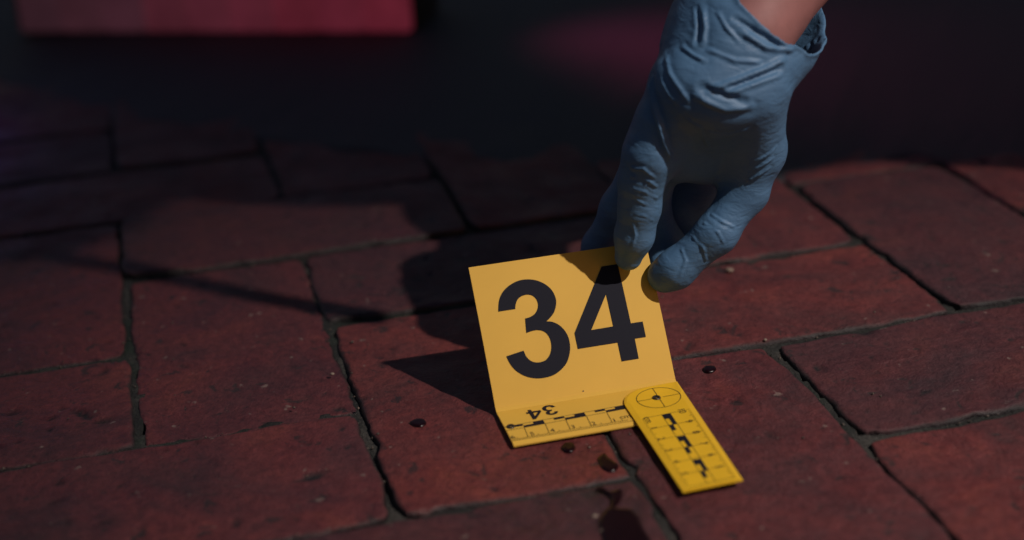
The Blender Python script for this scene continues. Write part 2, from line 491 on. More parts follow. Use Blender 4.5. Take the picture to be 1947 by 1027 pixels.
THREE = [[0.960,4.497],[1.069,4.932],[1.23,5.241],[1.467,5.488],[1.784,5.673],[2.167,5.796],[2.58,5.801],[2.972,5.7],[3.296,5.511],[3.554,5.249],[3.699,4.942],[3.734,4.601],[3.643,4.279],[3.488,4.02],[3.268,3.823],[3.09,3.706],[3.383,3.625],[3.652,3.429],[3.851,3.142],[3.961,2.792],[3.955,2.384],[3.859,2.042],[3.655,1.668],[3.342,1.389],[2.946,1.199],[2.527,1.141],[2.126,1.171],[1.744,1.293],[1.429,1.495],[1.177,1.762],[1.013,2.091],[0.935,2.391],[1.773,2.526],[1.833,2.263],[1.969,2.049],[2.172,1.915],[2.418,1.876],[2.683,1.925],[2.896,2.094],[3.034,2.326],[3.099,2.596],[3.089,2.878],[2.999,3.122],[2.827,3.287],[2.611,3.361],[2.356,3.365],[2.054,3.311],[2.131,3.989],[2.356,4.015],[2.61,4.13],[2.774,4.31],[2.853,4.529],[2.838,4.764],[2.723,4.962],[2.538,5.067],[2.336,5.083],[2.12,5.028],[1.941,4.901],[1.828,4.713],[1.766,4.497]]
THREE_HARD = {0, 15, 31, 32, 46, 47, 59}
FOUR = [[6.20,5.88],[6.99,5.88],[7.01,3.0],[7.588,2.995],[7.588,2.256],[7.045,2.256],[7.04,1.31],[6.21,1.31],[6.20,2.203],[4.285,2.203],[4.279,2.955]]
FOURI = [[6.13,4.54],[6.15,2.985],[5.09,2.975]]
def print_on(name, outline, hole, mp, mat):
    vs, fs = fill_shape(outline, hole)
    return mk(name, [mp(v[0], v[1]) for v in vs], fs, mat)
PANEL = lambda u, t: panel(u, t, 0.022)
# the panel bends less than the print's lift over each triangle once the outlines are this dense
def dense(r, st=0.35):
    out = []
    for i in range(len(r)):
        a, b = np.array(r[i], float), np.array(r[(i + 1) % len(r)], float)
        n = max(1, int(np.linalg.norm(b - a) / st))
        out += [a + (b - a) * k / n for k in range(n)]
    return out
t3 = smooth_closed(THREE, THREE_HARD, 3)
print_on('numeral', t3, None, PANEL, M_INK)
print_on('numeral', dense(FOUR), dense(FOURI), PANEL, M_INK)
# the same number, small and upside down, on the flap
def small(cu, cv, ou, ov, k): return lambda u, t: flat(cu - (u - ou) * k, cv + (t - ov) * k, 0.010)
print_on('small_numeral', smooth_closed(THREE, THREE_HARD, 2), None, small(2.33, 0.75, 2.45, 3.5, 0.205), M_INK)
print_on('small_numeral', FOUR, FOURI, small(1.58, 0.88, 5.93, 3.6, 0.205), M_INK)

def quad_strip(pts, off, name, mat, mp=flat):
    V, F = [], []
    for (u0, v0, u1, v1) in pts:
        k = len(V); V += [mp(u0, v0, off), mp(u0, v1, off), mp(u1, v1, off), mp(u1, v0, off)]; F.append((k, k + 1, k + 2, k + 3))
    return mk(name, V, F, mat)
def line_quads(segs, wd, mp, off, name, mat):
    V, F = [], []
    for (a, b) in segs:
        a = np.array(a, float); b = np.array(b, float); d = b - a; d /= np.linalg.norm(d); n = np.array([-d[1], d[0]]) * wd / 2
        k = len(V); V += [mp(*(a + n), off), mp(*(b + n), off), mp(*(b - n), off), mp(*(a - n), off)]; F.append((k, k + 1, k + 2, k + 3))
    o = mk(name, V, F, mat)
    # face up
    me = o.data; me.update()
    if len(me.polygons) and me.polygons[0].normal.z < 0: me.flip_normals()
    return o
sl = lambda u: 1.585 - 0.027 * u
ml = lambda u: 1.955 - 0.030 * u
tk = [0.82, 1.78, 2.74, 3.70, 4.66, 5.60]
half = lambda a, b: (a + b) / 2
V, F = [], []
def blk(u0, u1, lo, hi):
    k = len(V); f = lambda u, s: flat(u, sl(u) * (1 - s) + ml(u) * s, 0.012)
    V.extend([f(u0, lo), f(u0, hi), f(u1, hi), f(u1, lo)]); F.append((k, k + 1, k + 2, k + 3))
blk(0.36, tk[0], 0.0, 0.5)
for a, b, c in ((0, 1, 2), (2, 3, 4), (4, 5, None)):
    h_ = half(tk[a], tk[b])
    blk(tk[a], h_, 0.5, 1.0); blk(h_, tk[b], 0.0, 1.0)
    if c: blk(half(tk[b], tk[c]), tk[c], 0.0, 0.5)
mk('scale_blocks', V, F, M_INK)
segs = [((0.0, sl(0)), (5.6, sl(5.6))), ((0.0, ml(0)), (5.6, ml(5.6))), ((0.02, 2.93), (5.55, 2.98))]
for t in tk: segs.append(((t, ml(t)), (t - 0.06, 2.86)))
for i in range(-8, 48):
    u = 0.76 + i * 0.096
    if 0.05 < u < 5.5:
        ln = 0.2 if i % 5 == 0 else 0.1
        segs.append(((u, 2.88 - ln), (u, 2.88)))
line_quads(segs, 0.028, flat, 0.009, 'ruler_lines', M_LINE)

def text_on(s, u, v, size, rot, mp, off, name, mat, sx=1.0):
    cu = bpy.data.curves.new(name, 'FONT'); cu.body = s; cu.size = size; cu.align_x = 'CENTER'; cu.align_y = 'CENTER'
    ob = bpy.data.objects.new(name, cu); COL.objects.link(ob)
    dg = bpy.context.evaluated_depsgraph_get(); me = ob.evaluated_get(dg).to_mesh()
    vs = [np.array(x.co[:2]) for x in me.vertices]; fs = [tuple(p.vertices) for p in me.polygons]
    ob.evaluated_get(dg).to_mesh_clear(); bpy.data.objects.remove(ob); bpy.data.curves.remove(cu)
    c, s_ = math.cos(rot), math.sin(rot)
    return [mp(u + sx * (c * x - s_ * y), v - (s_ * x + c * y), off) for x, y in vs], fs
V, F = [], []
for s_, u, v in (('6', .12, 2.62), ('5', 1.0, 2.62), ('4', 1.92, 2.62), ('3', 2.86, 2.62), ('2', 3.80, 2.64), ('1', 4.75, 2.66), ('cm', 5.3, 2.5)):
    a, b = text_on(s_, u, v, 0.44, 0.0, flat, 0.011, 'ruler_figures', M_LINE)
    k = len(V); V += a; F += [tuple(i + k for i in f) for f in b]
fig = mk('ruler_figures', V, F, M_INK)

def disc(cu, cv, r, off, n=20, r_in=None, mp=flat):
    V, F = [], []
    for k in range(n):
        a = 2 * math.pi * k / n; V.append(mp(cu + r * math.cos(a), cv + r * math.sin(a), off))
    if r_in is None: F = [tuple(range(n))[::-1]]
    else:
        for k in range(n):
            a = 2 * math.pi * k / n; V.append(mp(cu + r_in * math.cos(a), cv + r_in * math.sin(a), off))
        F = [(k, n + k, n + (k + 1) % n, (k + 1) % n) for k in range(n)]
    return V, F
def eyelet(cu, cv, r, off):
    V, F = [], []
    n = 20
    for (rr, z) in ((r, 0.0), (r * .93, .05), (r * .72, .06), (r * .55, .0), (0.001, -0.005)):
        for k in range(n):
            a = 2 * math.pi * k / n; V.append(flat(cu + rr * math.cos(a), cv + rr * math.sin(a), off + z))
    for q in range(4):
        for k in range(n): F.append((q * n + k, (q + 1) * n + k, (q + 1) * n + (k + 1) % n, q * n + (k + 1) % n))
    o = mk('eyelet', V, F, M_RIV, True); return o
eyelet(0.27, 1.66, 0.19, 0.004)
v_, f_ = disc(4.153, 0.25, 0.035, 0.012, 10, None, panel); mk('pinhole', v_, f_, M_LINE)

# swivel arm lying over the flap
ZA = 0.14
def arm_pt(a, b, off=0.0):     # a across (0 left .. 2.68 right), b along from the rounded head
    rt = -0.013
    return flat(5.60 + a * (1.09 - 0.0135 * b) + rt * b, b + 0.0 + 0.030 * (2.6 - a), ZA + off - 0.010 * max(0, b - 3.2) * 0.6)
AW, AL = 2.72, 9.42
ol = []
ol += [(AW, 0.22)]
for k in range(9):
    a = math.pi / 2 + k / 8 * math.pi / 2
    ol.append((1.35 + 1.35 * math.cos(a) * 1.0, 1.57 - 1.35 * math.sin(a)))
nb_ = 16
left = [(0.0, b) for b in np.linspace(2.2, AL, nb_)]
right = [(AW, b) for b in np.linspace(AL, 1.2, nb_)]
outl = ol + left + right
ctr = np.array([1.36, 4.6])
def inset(p, d):
    p = np.array(p, float); q = p.copy()
    if p[0] < 0.7: q[0] = p[0] + d
    elif p[0] > AW - 0.7: q[0] = p[0] - d
    if p[1] < 1.5:
        v2 = np.array([1.36, 1.57]) - p; q = p + v2 / np.linalg.norm(v2) * d * 0.5
    return q
V, F = [], []; n = len(outl)
top = [inset(p, 0.24) for p in outl]
for p in outl: V.append(arm_pt(p[0], p[1], -0.10))
for p in outl: V.append(arm_pt(p[0], p[1], -0.045))
for p in top: V.append(arm_pt(p[0], p[1], 0.0))
for r in range(2):
    for k in range(n): F.append((r * n + k, (r + 1) * n + k, (r + 1) * n + (k + 1) % n, r * n + (k + 1) % n)[::-1])
F.append(tuple(range(n)))
bm_v, bm_f = fill_shape([(p[0], -p[1]) for p in top])
k0 = len(V); V += [arm_pt(p[0], -p[1], 0.0) for p in bm_v]; F += [tuple(i + k0 for i in f) for f in bm_f]
arm_o = mk('ruler_arm', V, F, M_RUL)
# the card's own strip carries the deeper ruler yellow from the scale line to the edge
ARM = lambda a, b, off=0.0: arm_pt(a, b, off)
segs = []
rail_l, rail_r = 1.18, 1.56
for k in range(7):
    b = 3.08 + k * 1.02
    segs.append(((0.30, b + .03), (2.45, b - .03)))
segs += [((rail_l, 3.08), (rail_l, 9.2)), ((rail_r, 3.08), (rail_r, 9.2))]
for k in range(62):
    b = 3.08 + k * 0.102
    if b < 9.3 and k % 10:
        ln = 0.18 if k % 5 == 0 else 0.09
        segs.append(((0.27, b), (0.27 + ln, b))); segs.append(((2.45 - ln, b), (2.45, b)))
line_quads(segs, 0.022, ARM, 0.009, 'ruler_lines', M_LINE)
V, F = [], []
def ablk(a0, a1, b0, b1):
    k = len(V); V.extend([arm_pt(a0, b0, .012), arm_pt(a0, b1, .012), arm_pt(a1, b1, .012), arm_pt(a1, b0, .012)]); F.append((k, k + 1, k + 2, k + 3))
mid = (rail_l + rail_r) / 2
for b0 in (3.1, 5.18, 7.26):
    ablk(mid, rail_r, b0, b0 + 1.02); ablk(rail_l, mid, b0, b0 + .42); ablk(rail_l, mid, b0 + .98, b0 + 1.5)
mk('scale_blocks', V, F, M_INK)
V, F = [], []
for k in range(6):
    for a, sft in ((0.50, 0), (2.08, 1)):
        s_ = ('cm' if k == 0 else str(k)) if sft == 0 else str(10 - k)
        x, y = text_on(s_, a, 3.08 + k * 1.02 + (.22 if sft == 0 and k == 0 else -.02) , 0.46, -math.pi / 2, ARM, 0.011, 'ruler_figures', M_LINE)
        q = len(V); V += x; F += [tuple(i + q for i in f) for f in y]
mk('ruler_figures', V, F, M_INK)
cu, cv = 1.52, 1.50
v_, f_ = disc(cu, cv, 0.97, 0.009, 48, 0.938, ARM); tg = mk('target_ring', v_, f_, M_LINE)
if tg.data.polygons[0].normal.z < 0: tg.data.flip_normals()
line_quads([((cu - .93, cv), (cu - .2, cv)), ((cu + .2, cv), (cu + .93, cv)), ((cu, cv - .93), (cu, cv - .2)), ((cu, cv + .2), (cu, cv + .93))], 0.03, ARM, 0.009, 'crosshair', M_LINE)
ey = eyelet(5.60 + cu - .02, cv + .03, 0.2, ZA + .004)

# ------------------------------------------------------------------ surfaces grown from smooth distance fields
def smin(a, b, k):
    h = np.maximum(k - np.abs(a - b), 0) / k
    return np.minimum(a, b) - h * h * k * 0.25
def capsule(P, a, b, ra, rb):
    ab = (b - a).astype(np.float32); t = np.clip(((P - a.astype(np.float32)) @ ab) / (ab @ ab), 0, 1)
    return np.linalg.norm(P - (a.astype(np.float32) + t[:, None] * ab), axis=1) - (ra + (rb - ra) * t)
def chain(P, pts, k):
    d = None
    for (a, ra), (b, rb) in zip(pts[:-1], pts[1:]):
        c_ = capsule(P, np.asarray(a, float), np.asarray(b, float), ra, rb)
        d = c_ if d is None else smin(d, c_, k)
    return d
def surface_nets(field, lo, hi, h):
    n = np.ceil((np.array(hi) - np.array(lo)) / h).astype(int) + 1
    ax = [lo[i] + np.arange(n[i]) * h for i in range(3)]
    Fv = np.empty(n, np.float32)
    for i in range(0, n[0], 12):
        g = np.stack(np.meshgrid(ax[0][i:i + 12], ax[1], ax[2], indexing='ij'), -1).reshape(-1, 3).astype(np.float32)
        Fv[i:i + 12] = field(g).reshape(-1, n[1], n[2])
    ins = Fv < 0
    cor = [(i, j, k) for i in (0, 1) for j in (0, 1) for k in (0, 1)]
    cnt = sum(ins[i:n[0] - 1 + i, j:n[1] - 1 + j, k:n[2] - 1 + k].astype(np.int8) for i, j, k in cor)
    act = np.argwhere((cnt > 0) & (cnt < 8))
    vals = np.stack([Fv[act[:, 0] + i, act[:, 1] + j, act[:, 2] + k] for i, j, k in cor], 1)
    cp = np.array(cor, float)
    acc = np.zeros((len(act), 3)); num = np.zeros(len(act))
    for a in range(8):
        for b in range(a + 1, 8):
            if np.abs(cp[a] - cp[b]).sum() != 1: continue
            va, vb = vals[:, a], vals[:, b]; mk_ = (va < 0) != (vb < 0)
            t = np.where(mk_, va / np.where(mk_, va - vb, 1), 0)
            acc += np.where(mk_[:, None], cp[a] + t[:, None] * (cp[b] - cp[a]), 0); num += mk_
    V = (act + acc / num[:, None]) * h + np.array(lo)
    idx = -np.ones(np.array(n) - 1, int); idx[act[:, 0], act[:, 1], act[:, 2]] = np.arange(len(act))
    quads = []
    for axn in range(3):
        sl0 = [slice(1, -1)] * 3; sl1 = [slice(1, -1)] * 3
        sl0[axn] = slice(0, -1); sl1[axn] = slice(1, None)
        A, B = ins[tuple(sl0)], ins[tuple(sl1)]
        e = np.argwhere(A != B); off = np.ones(3, int); off[axn] = 0; e = e + off
        fl = ins[e[:, 0], e[:, 1], e[:, 2]]
        o1, o2_ = (axn + 1) % 3, (axn + 2) % 3
        d1 = np.zeros(3, int); d1[o1] = 1; d2 = np.zeros(3, int); d2[o2_] = 1
        g = lambda q: idx[q[:, 0], q[:, 1], q[:, 2]]
        q = np.stack([g(e - d1 - d2), g(e - d2), g(e), g(e - d1)], 1)
        q[~fl] = q[~fl][:, ::-1]
        quads.append(q)
    return V, np.concatenate(quads)

# ------------------------------------------------------------------ the person: a gloved right hand reaching in, the rest crouching beyond the frame
def A(px, py, d, r): return (at(px, py, d), r)
finger = {
 'index':  [A(1262, 235, 70.3, 1.30), A(1236, 296, 70.8, 1.16), A(1220, 345, 71.3, .98), A(1216, 395, 71.85, 0.88), A(1206, 448, 72.5, 0.82), A(1195, 488, 73.15, 0.64)],
 'thumb':  [A(1425, 170, 69.6, 1.50), A(1434, 285, 72.0, 1.25), A(1417, 362, 72.8, 1.02), A(1362, 444, 72.8, .90), A(1284, 512, 73.5, 0.86), A(1262, 525, 73.75, .76)],
 'middle': [A(1290, 230, 72.2, 1.3), A(1250, 295, 72.9, 1.15), A(1232, 395, 74.8, 0.95), A(1268, 470, 75.8, 0.86), A(1258, 520, 75.0, 0.70)],
 'ring':   [A(1290, 230, 73.6, 1.2), A(1232, 300, 74.3, 1.05), A(1178, 395, 75.5, 0.84), A(1140, 468, 77.2, 0.77), A(1118, 530, 78.5, 0.66)],
 'little': [A(1320, 230, 75.0, 1.15), A(1290, 300, 75.8, 1.0), A(1296, 385, 77.2, 0.93), A(1318, 432, 77.6, 0.85), A(1322, 462, 77.2, 0.70)],
}
wrist = at(1402, 92, 71.0)
fore2 = at(1600, -250, 73.5)
fdir = (fore2 - wrist) / np.linalg.norm(fore2 - wrist)
elbow = wrist + fdir * 25.0
palm = [
 [A(1385, 70, 70.3, 2.3), A(1312, 165, 69.7, 1.72), A(1266, 248, 71.2, 1.45)],
 [A(1405, 90, 70.1, 2.1), A(1422, 170, 69.6, 1.6), A(1436, 272, 72.0, 1.25)],
 [A(1395, 90, 70.0, 2.0), A(1362, 178, 69.4, 1.6), A(1346, 282, 72.8, 1.15)],
 [A(1246, 290, 71.9, 1.05), A(1342, 305, 73.4, 0.85), A(1428, 305, 73.0, 1.05)],
 [A(1390, 200, 73.6, 1.5), A(1335, 330, 76.2, 1.3), A(1340, 395, 77.2, 1.0)],
 [A(1380, 90, 72.0, 1.9), A(1275, 265, 72.9, 1.4)],
 [A(1390, 90, 72.7, 1.8), A(1320, 270, 75.2, 1.2)],
 [A(1390, 110, 72.0, 1.9), A(1390, 260, 72.8, 1.15)],
 [(wrist, 2.58), (wrist + fdir * 2.6, 2.75), (wrist + fdir * 8.0, 3.05)],
 [A(1440, 110, 70.1, 1.6), A(1496, 92, 70.4, 1.1), A(1536, 50, 70.9, 0.62), A(1562, 8, 71.2, .6)],
 [A(1330, 80, 70.8, 1.4), A(1372, -30, 71.3, 1.6), A(1412, -110, 71.8, 1.7)],
]
def glove_field(P):
    d = None
    for ch in palm:
        c_ = chain(P, ch, 0.6); d = c_ if d is None else smin(d, c_, 1.3)
    r = d
    for nm, ch in finger.items():
        r = np.minimum(r, smin(d, chain(P, ch, 0.55), 0.55))
    return r
allp = np.array([p for ch in list(finger.values()) + palm for p, _ in ch])
lo = allp.min(0) - 3.6; hi = allp.max(0) + 3.6; lo[2] = max(lo[2], 0.2)
GV, GF = surface_nets(glove_field, lo, hi, 0.078)

# cuff opening: cut along a slanted plane with a wavy hem
p1, p2, p3 = at(1330, -185, 72.6), at(1488, 70, 68.3), at(1552, 58, 71.2)
cn = np.cross(p2 - p1, p3 - p1); cn /= np.linalg.norm(cn)
if cn @ fdir < 0: cn = -cn
hd = (GV - p2) @ cn + 0.10 * fbm(GV, 0.8, 3)
near_axis = ((GV - wrist) @ fdir) > -1.5
keep = ~((hd > 0) & near_axis)
GF = GF[keep[GF].all(1)]
used = np.unique(GF); rm = -np.ones(len(GV), int); rm[used] = np.arange(len(used)); GV = GV[used]; GF = rm[GF]; hd = hd[used]
for _ in range(3):                                    # pull the open edge onto the hem line
    E_ = np.sort(np.concatenate([GF[:, [0, 1]], GF[:, [1, 2]], GF[:, [2, 3]], GF[:, [3, 0]]]), 1)
    E_, ct = np.unique(E_, axis=0, return_counts=True); rimv = np.unique(E_[ct == 1])
    hd = (GV - p2) @ cn + 0.10 * fbm(GV, 0.8, 3)
    GV[rimv] -= cn * np.clip(hd[rimv], -.2, .2)[:, None]
hd = (GV - p2) @ cn + 0.10 * fbm(GV, 0.8, 3)
# vertex normals
def vnormals(V, F):
    n = np.cross(V[F[:, 2]] - V[F[:, 0]], V[F[:, 3]] - V[F[:, 1]]); r = np.zeros_like(V)
    for k in range(4): np.add.at(r, F[:, k], n)
    return r / (np.linalg.norm(r, axis=1, keepdims=True) + 1e-12)
GN = vnormals(GV, GF)
gpx, gpy, gpz = project(GV)
def surf(px, py):
    d = np.hypot(gpx - px, gpy - py); c_ = np.where(d < 7)[0]
    if len(c_) == 0: return None
    return GV[c_[np.argmin(gpz[c_])]]
def seg_dist(V, pts):
    best = np.full(len(V), 1e9)
    for a, b in zip(pts[:-1], pts[1:]):
        ab = b - a; t = np.clip(((V - a) @ ab) / (ab @ ab + 1e-9), 0, 1)
        best = np.minimum(best, np.linalg.norm(V - (a + t[:, None] * ab), axis=1))
    return best
FOLDS = [  # (amplitude cm, width cm, places along the fold)
 (0.24, .17, [(1231,150),(1237,200),(1249,240),(1262,280),(1278,308)]),
 (0.10, .13, [(1262,105),(1270,140),(1285,168),(1302,192)]),
 (0.09, .12, [(1250,150),(1264,180),(1282,200)]),
 (0.10, .12, [(1292,85),(1312,100),(1336,113)]),
 (0.16, .20, [(1318,186),(1345,202),(1385,212),(1432,207)]),
 (-.16, .20, [(1326,166),(1372,186),(1418,196)]),
 (0.15, .18, [(1345,172),(1408,152),(1466,130),(1496,112)]),
 (-.15, .15, [(1390,172),(1440,152),(1492,128)]),
 (0.12, .14, [(1392,180),(1440,164),(1488,148)]),
 (-.14, .16, [(1395,30),(1445,62),(1486,92),(1530,88)]),
 (0.15, .17, [(1405,58),(1462,92),(1505,97),(1552,74)]),
 (0.10, .13, [(1340,95),(1400,110),(1450,118)]),
 (0.11, .14, [(1333,12),(1336,50),(1330,85)]),
 (-.12, .12, [(1321,10),(1322,45),(1320,78)]),
 (0.09, .12, [(1360,20),(1375,50),(1400,75)]),
 (0.10, .09, [(1440,312),(1462,300),(1480,284)]),
 (0.10, .09, [(1432,330),(1452,320),(1474,306)]),
 (0.09, .09, [(1420,350),(1445,338),(1464,326)]),
 (0.10, .09, [(1194,322),(1222,328),(1246,342)]),
 (0.10, .08, [(1196,341),(1228,348),(1252,362)]),
 (0.07, .08, [(1200,362),(1230,370),(1254,382)]),
 (0.06, .07, [(1205,384),(1232,392),(1254,400)]),
 (0.05, .07, [(1204,412),(1226,416),(1248,424)]),
 (0.08, .08, [(1199,432),(1203,452),(1198,474)]),
 (0.10, .09, [(1348,404),(1375,418),(1402,436)]),
 (0.08, .08, [(1334,420),(1362,440),(1380,466)]),
 (0.08, .08, [(1312,450),(1334,476),(1346,500)]),
 (0.07, .09, [(1290,470),(1300,500),(1296,530)]),
 (0.08, .10, [(1340,255),(1385,262),(1425,250)]),
 (0.07, .10, [(1300,230),(1330,250),(1345,285)]),
]
disp = np.zeros(len(GV))
for amp, wd, pl in FOLDS:
    wd = wd * 0.78
    pts = [surf(*p) for p in pl]; pts = [p for p in pts if p is not None]
    if len(pts) < 2: continue
    # ease the line with midpoints
    d = seg_dist(GV, pts)
    end = np.minimum(np.linalg.norm(GV - pts[0], axis=1), np.linalg.norm(GV - pts[-1], axis=1))
    fade = np.clip(end / (2.2 * wd), 0.25, 1)
    disp += 1.35 * fade * amp * (np.exp(-(d / wd) ** 2) - 0.45 * np.exp(-(d / (2.3 * wd)) ** 2))
Q = GV.copy(); tt = (GV - wrist) @ fdir
loose = np.clip((tt + 6) / 6, 0.15, 1.0)
st = np.stack([GV @ RGT, GV @ UPV * 2.0 + GV @ RGT * 0.6, GV @ FWD], 1)
disp += loose * (0.035 * fbm(st, 0.5, 2) + 0.05 * (0.5 - np.abs(fbm(st + 40, 0.42, 2))))
disp += 0.006 * fbm(GV, 2.2, 2)
disp += 0.09 * np.exp(-(np.minimum(hd, 0) / 0.13) ** 2)       # rolled hem
GV2 = GV + GN * disp[:, None]

person = thing('person', 'person in a blue glove crouching and pinching the corner of the numbered card', 'person', None, (62, 96, 0))
PO = np.array([62, 96, 0.0])
def pm(name, V, F, mat): return mesh_from(name, np.asarray(V) - PO, F, mat, person)
glove = pm('glove', GV2, GF, M_GLOVE)
sm_ = glove.modifiers.new('thickness', 'SOLIDIFY'); sm_.thickness = 0.0009; sm_.offset = -1

Rs = elbow + np.array([0.45, 0.32, 0.83]) * 27
neck = np.array([34, 70, 63.0]); Ls = np.array([45, 64, 60.0])
pel = np.array([72, 101, 34.0]); chest = (Rs + Ls) / 2 + np.array([5, 3, -7.0])
headc = np.array([28, 61, 69.0])
hipR, hipL = pel + np.array([-5, 8, 0]), pel + np.array([4, -8, 0])
kR, kL = np.array([52, 112, 44.0]), np.array([47, 79, 45.0])
aR, aL = np.array([66, 109, 8.0]), np.array([58, 85, 8.0])
Le = np.array([67, 79, 45.0]); Lh = np.array([50, 78, 54.0])
def body_field(P):
    d = chain(P, [(wrist + fdir * 0.5, 2.15), (wrist + fdir * 6, 2.42), (elbow - fdir * 6, 3.7), (elbow, 3.5), (Rs, 4.6)], 1.5)
    for ch, k in (([(Rs, 5.0), (chest, 9), (Ls, 5.0)], 4), ([(chest, 10), (pel, 11)], 5), ([(neck - [0, 0, 6], 5.0), (neck, 4.6), (headc - [0, 0, 5], 4.6)], 3),
                  ([(hipR, 8), (kR, 5.2), (aR, 3.4)], 3), ([(hipL, 8), (kL, 5.2), (aL, 3.4)], 3), ([(Ls, 4.6), (Le, 3.6), (Lh, 2.4), (Lh + [-6, -1, -3], 1.6)], 2)):
        d = smin(d, chain(P, ch, k), 3)
    hx = chain(P, [(headc + [1.5, 2, 2.5], 8.2), (headc + [-2, -2, -3.5], 6.6), (headc + [-4.2, -4.2, -7], 4.0)], 4)
    d = smin(d, hx, 2)
    d = smin(d, chain(P, [(headc + [-7.2, -7.4, -0.5], .8), (headc + [-8.4, -8.8, -3.6], 1.2)], 1), 1.2)          # nose
    fx = np.array([-.62, -.68, 0]); sx_ = np.array([.74, -.67, 0])
    for s_ in (-1, 1):
        d = smin(d, chain(P, [(headc + sx_ * 7.3 * s_ + [0, 0, 1.4], 1.3), (headc + sx_ * 7.2 * s_ + [0, 0, -2.4], .9)], 1), .8)   # ears
        d = -smin(-d, -( - (np.linalg.norm(P - (headc + fx * 9.2 + sx_ * 3.1 * s_ + [0, 0, 0.3]).astype(np.float32), axis=1) - 1.5)) * -1 * -1, .01) if False else d
    return d
BV, BF = surface_nets(body_field, np.minimum.reduce([wrist, Lh, aR]) - 14, np.maximum.reduce([headc, pel, Ls, Le]) + np.array([20, 26, 16]), 0.85)
body = pm('body', BV, BF, M_SKIN)
def jacket_field(P):
    d = chain(P, [(wrist + fdir * 13, 4.3), (elbow, 4.9), (Rs, 6.3)], 2)
    for ch in ([(Rs, 6.6), (chest, 11), (Ls, 6.6)], [(chest, 12.2), (pel + [-2, 0, 2], 13.2)], [(Ls, 6.3), (Le, 5.0), (Lh + [3, 1, 0], 3.9)], [(neck - [0, 0, 7], 6.8), (neck - [0, 0, 1.5], 6.0)], [(chest, 9.0), (np.array([35, 69, 58.0]), 8.0)]):
        d = smin(d, chain(P, ch, 4), 3.5)
    return d + 0.35 * fbm(P, 0.16, 3)
JV, JF = surface_nets(jacket_field, np.minimum.reduce([wrist, Lh]) - 10, np.maximum.reduce([neck, pel, Ls]) + 24, 1.0)
pm('jacket', JV, JF, M_CLOTH)
def trouser_field(P):
    d = chain(P, [(hipR, 10.5), (kR, 7.2), (aR + [0, 0, -1], 5.4)], 3)
    d = smin(d, chain(P, [(hipL, 10.5), (kL, 7.2), (aL + [0, 0, -1], 5.4)], 3), 3)
    d = smin(d, chain(P, [(hipR, 11.5), (hipL, 11.5)], 3), 3)
    return d + 0.35 * fbm(P, 0.17, 3)
TV, TF = surface_nets(trouser_field, np.array([32, 58, 0.8]), np.array([112, 146, 62]), 1.0)
pm('trousers', TV, TF, M_CLOTH)
for a_ in (aR, aL):
    f0 = a_.copy(); dv = np.array([-.80, -.45, 0])
    def shoe_field(P):
        d = chain(P, [(f0 + [0, 0, 0.5], 5.0), (f0 + dv * 2 + [0, 0, -3.4], 4.3), (f0 + dv * 17 + [0, 0, -4.6], 3.4)], 3)
        d = smin(d, chain(P, [(f0 - dv * 5 + [0, 0, -4.2], 3.6), (f0 + dv * 6 + [0, 0, -4.4], 3.8)], 2), 2)
        return np.maximum(d, 0.15 - P[:, 2])
    v_, f_ = surface_nets(shoe_field, f0 - np.array([26, 20, f0[2]]), f0 + np.array([14, 14, 10]), 0.7)
    pm('shoe', v_, f_, M_SHOE)
def hair_field(P):
    d = chain(P, [(headc + [2.2, 2.6, 3.4], 8.8), (headc + [3.8, 4.2, -2.5], 7.0)], 3)
    return np.maximum(d, -( (P - (headc + [-1.5, -1.6, 4]).astype(np.float32)) @ np.array([.45, .5, .74], np.float32) )) + 0.25 * fbm(P, .5, 3)
HV, HF = surface_nets(hair_field, headc - 14, headc + 16, 0.7)
pm('hair', HV, HF, M_HAIR)

# unseen strap added to cast the thin band of shadow at left
lp = [np.array(p, float) for p in ((36, 77, 68), (28, 76, 67), (22, 70, 66), (19.0, 63.5, 63), (17.8, 61.2, 57), (17.4, 60.9, 48), (17.3, 60.8, 40), (17.2, 60.8, 29.5))]
side = np.array([0.49, 0.87, 0]); V, F = [], []
for k, p in enumerate(lp):
    for a, b in ((-.6, -.09), (.6, -.09), (.6, .09), (-.6, .09)): V.append(p + side * a + np.array([-.87, .49, 0.2]) * b)
for k in range(len(lp) - 1):
    for q in range(4): F.append((4 * k + q, 4 * k + (q + 1) % 4, 4 * k + 4 + (q + 1) % 4, 4 * k + 4 + q))
pm('shadow_strap', V, F, M_CLOTH)

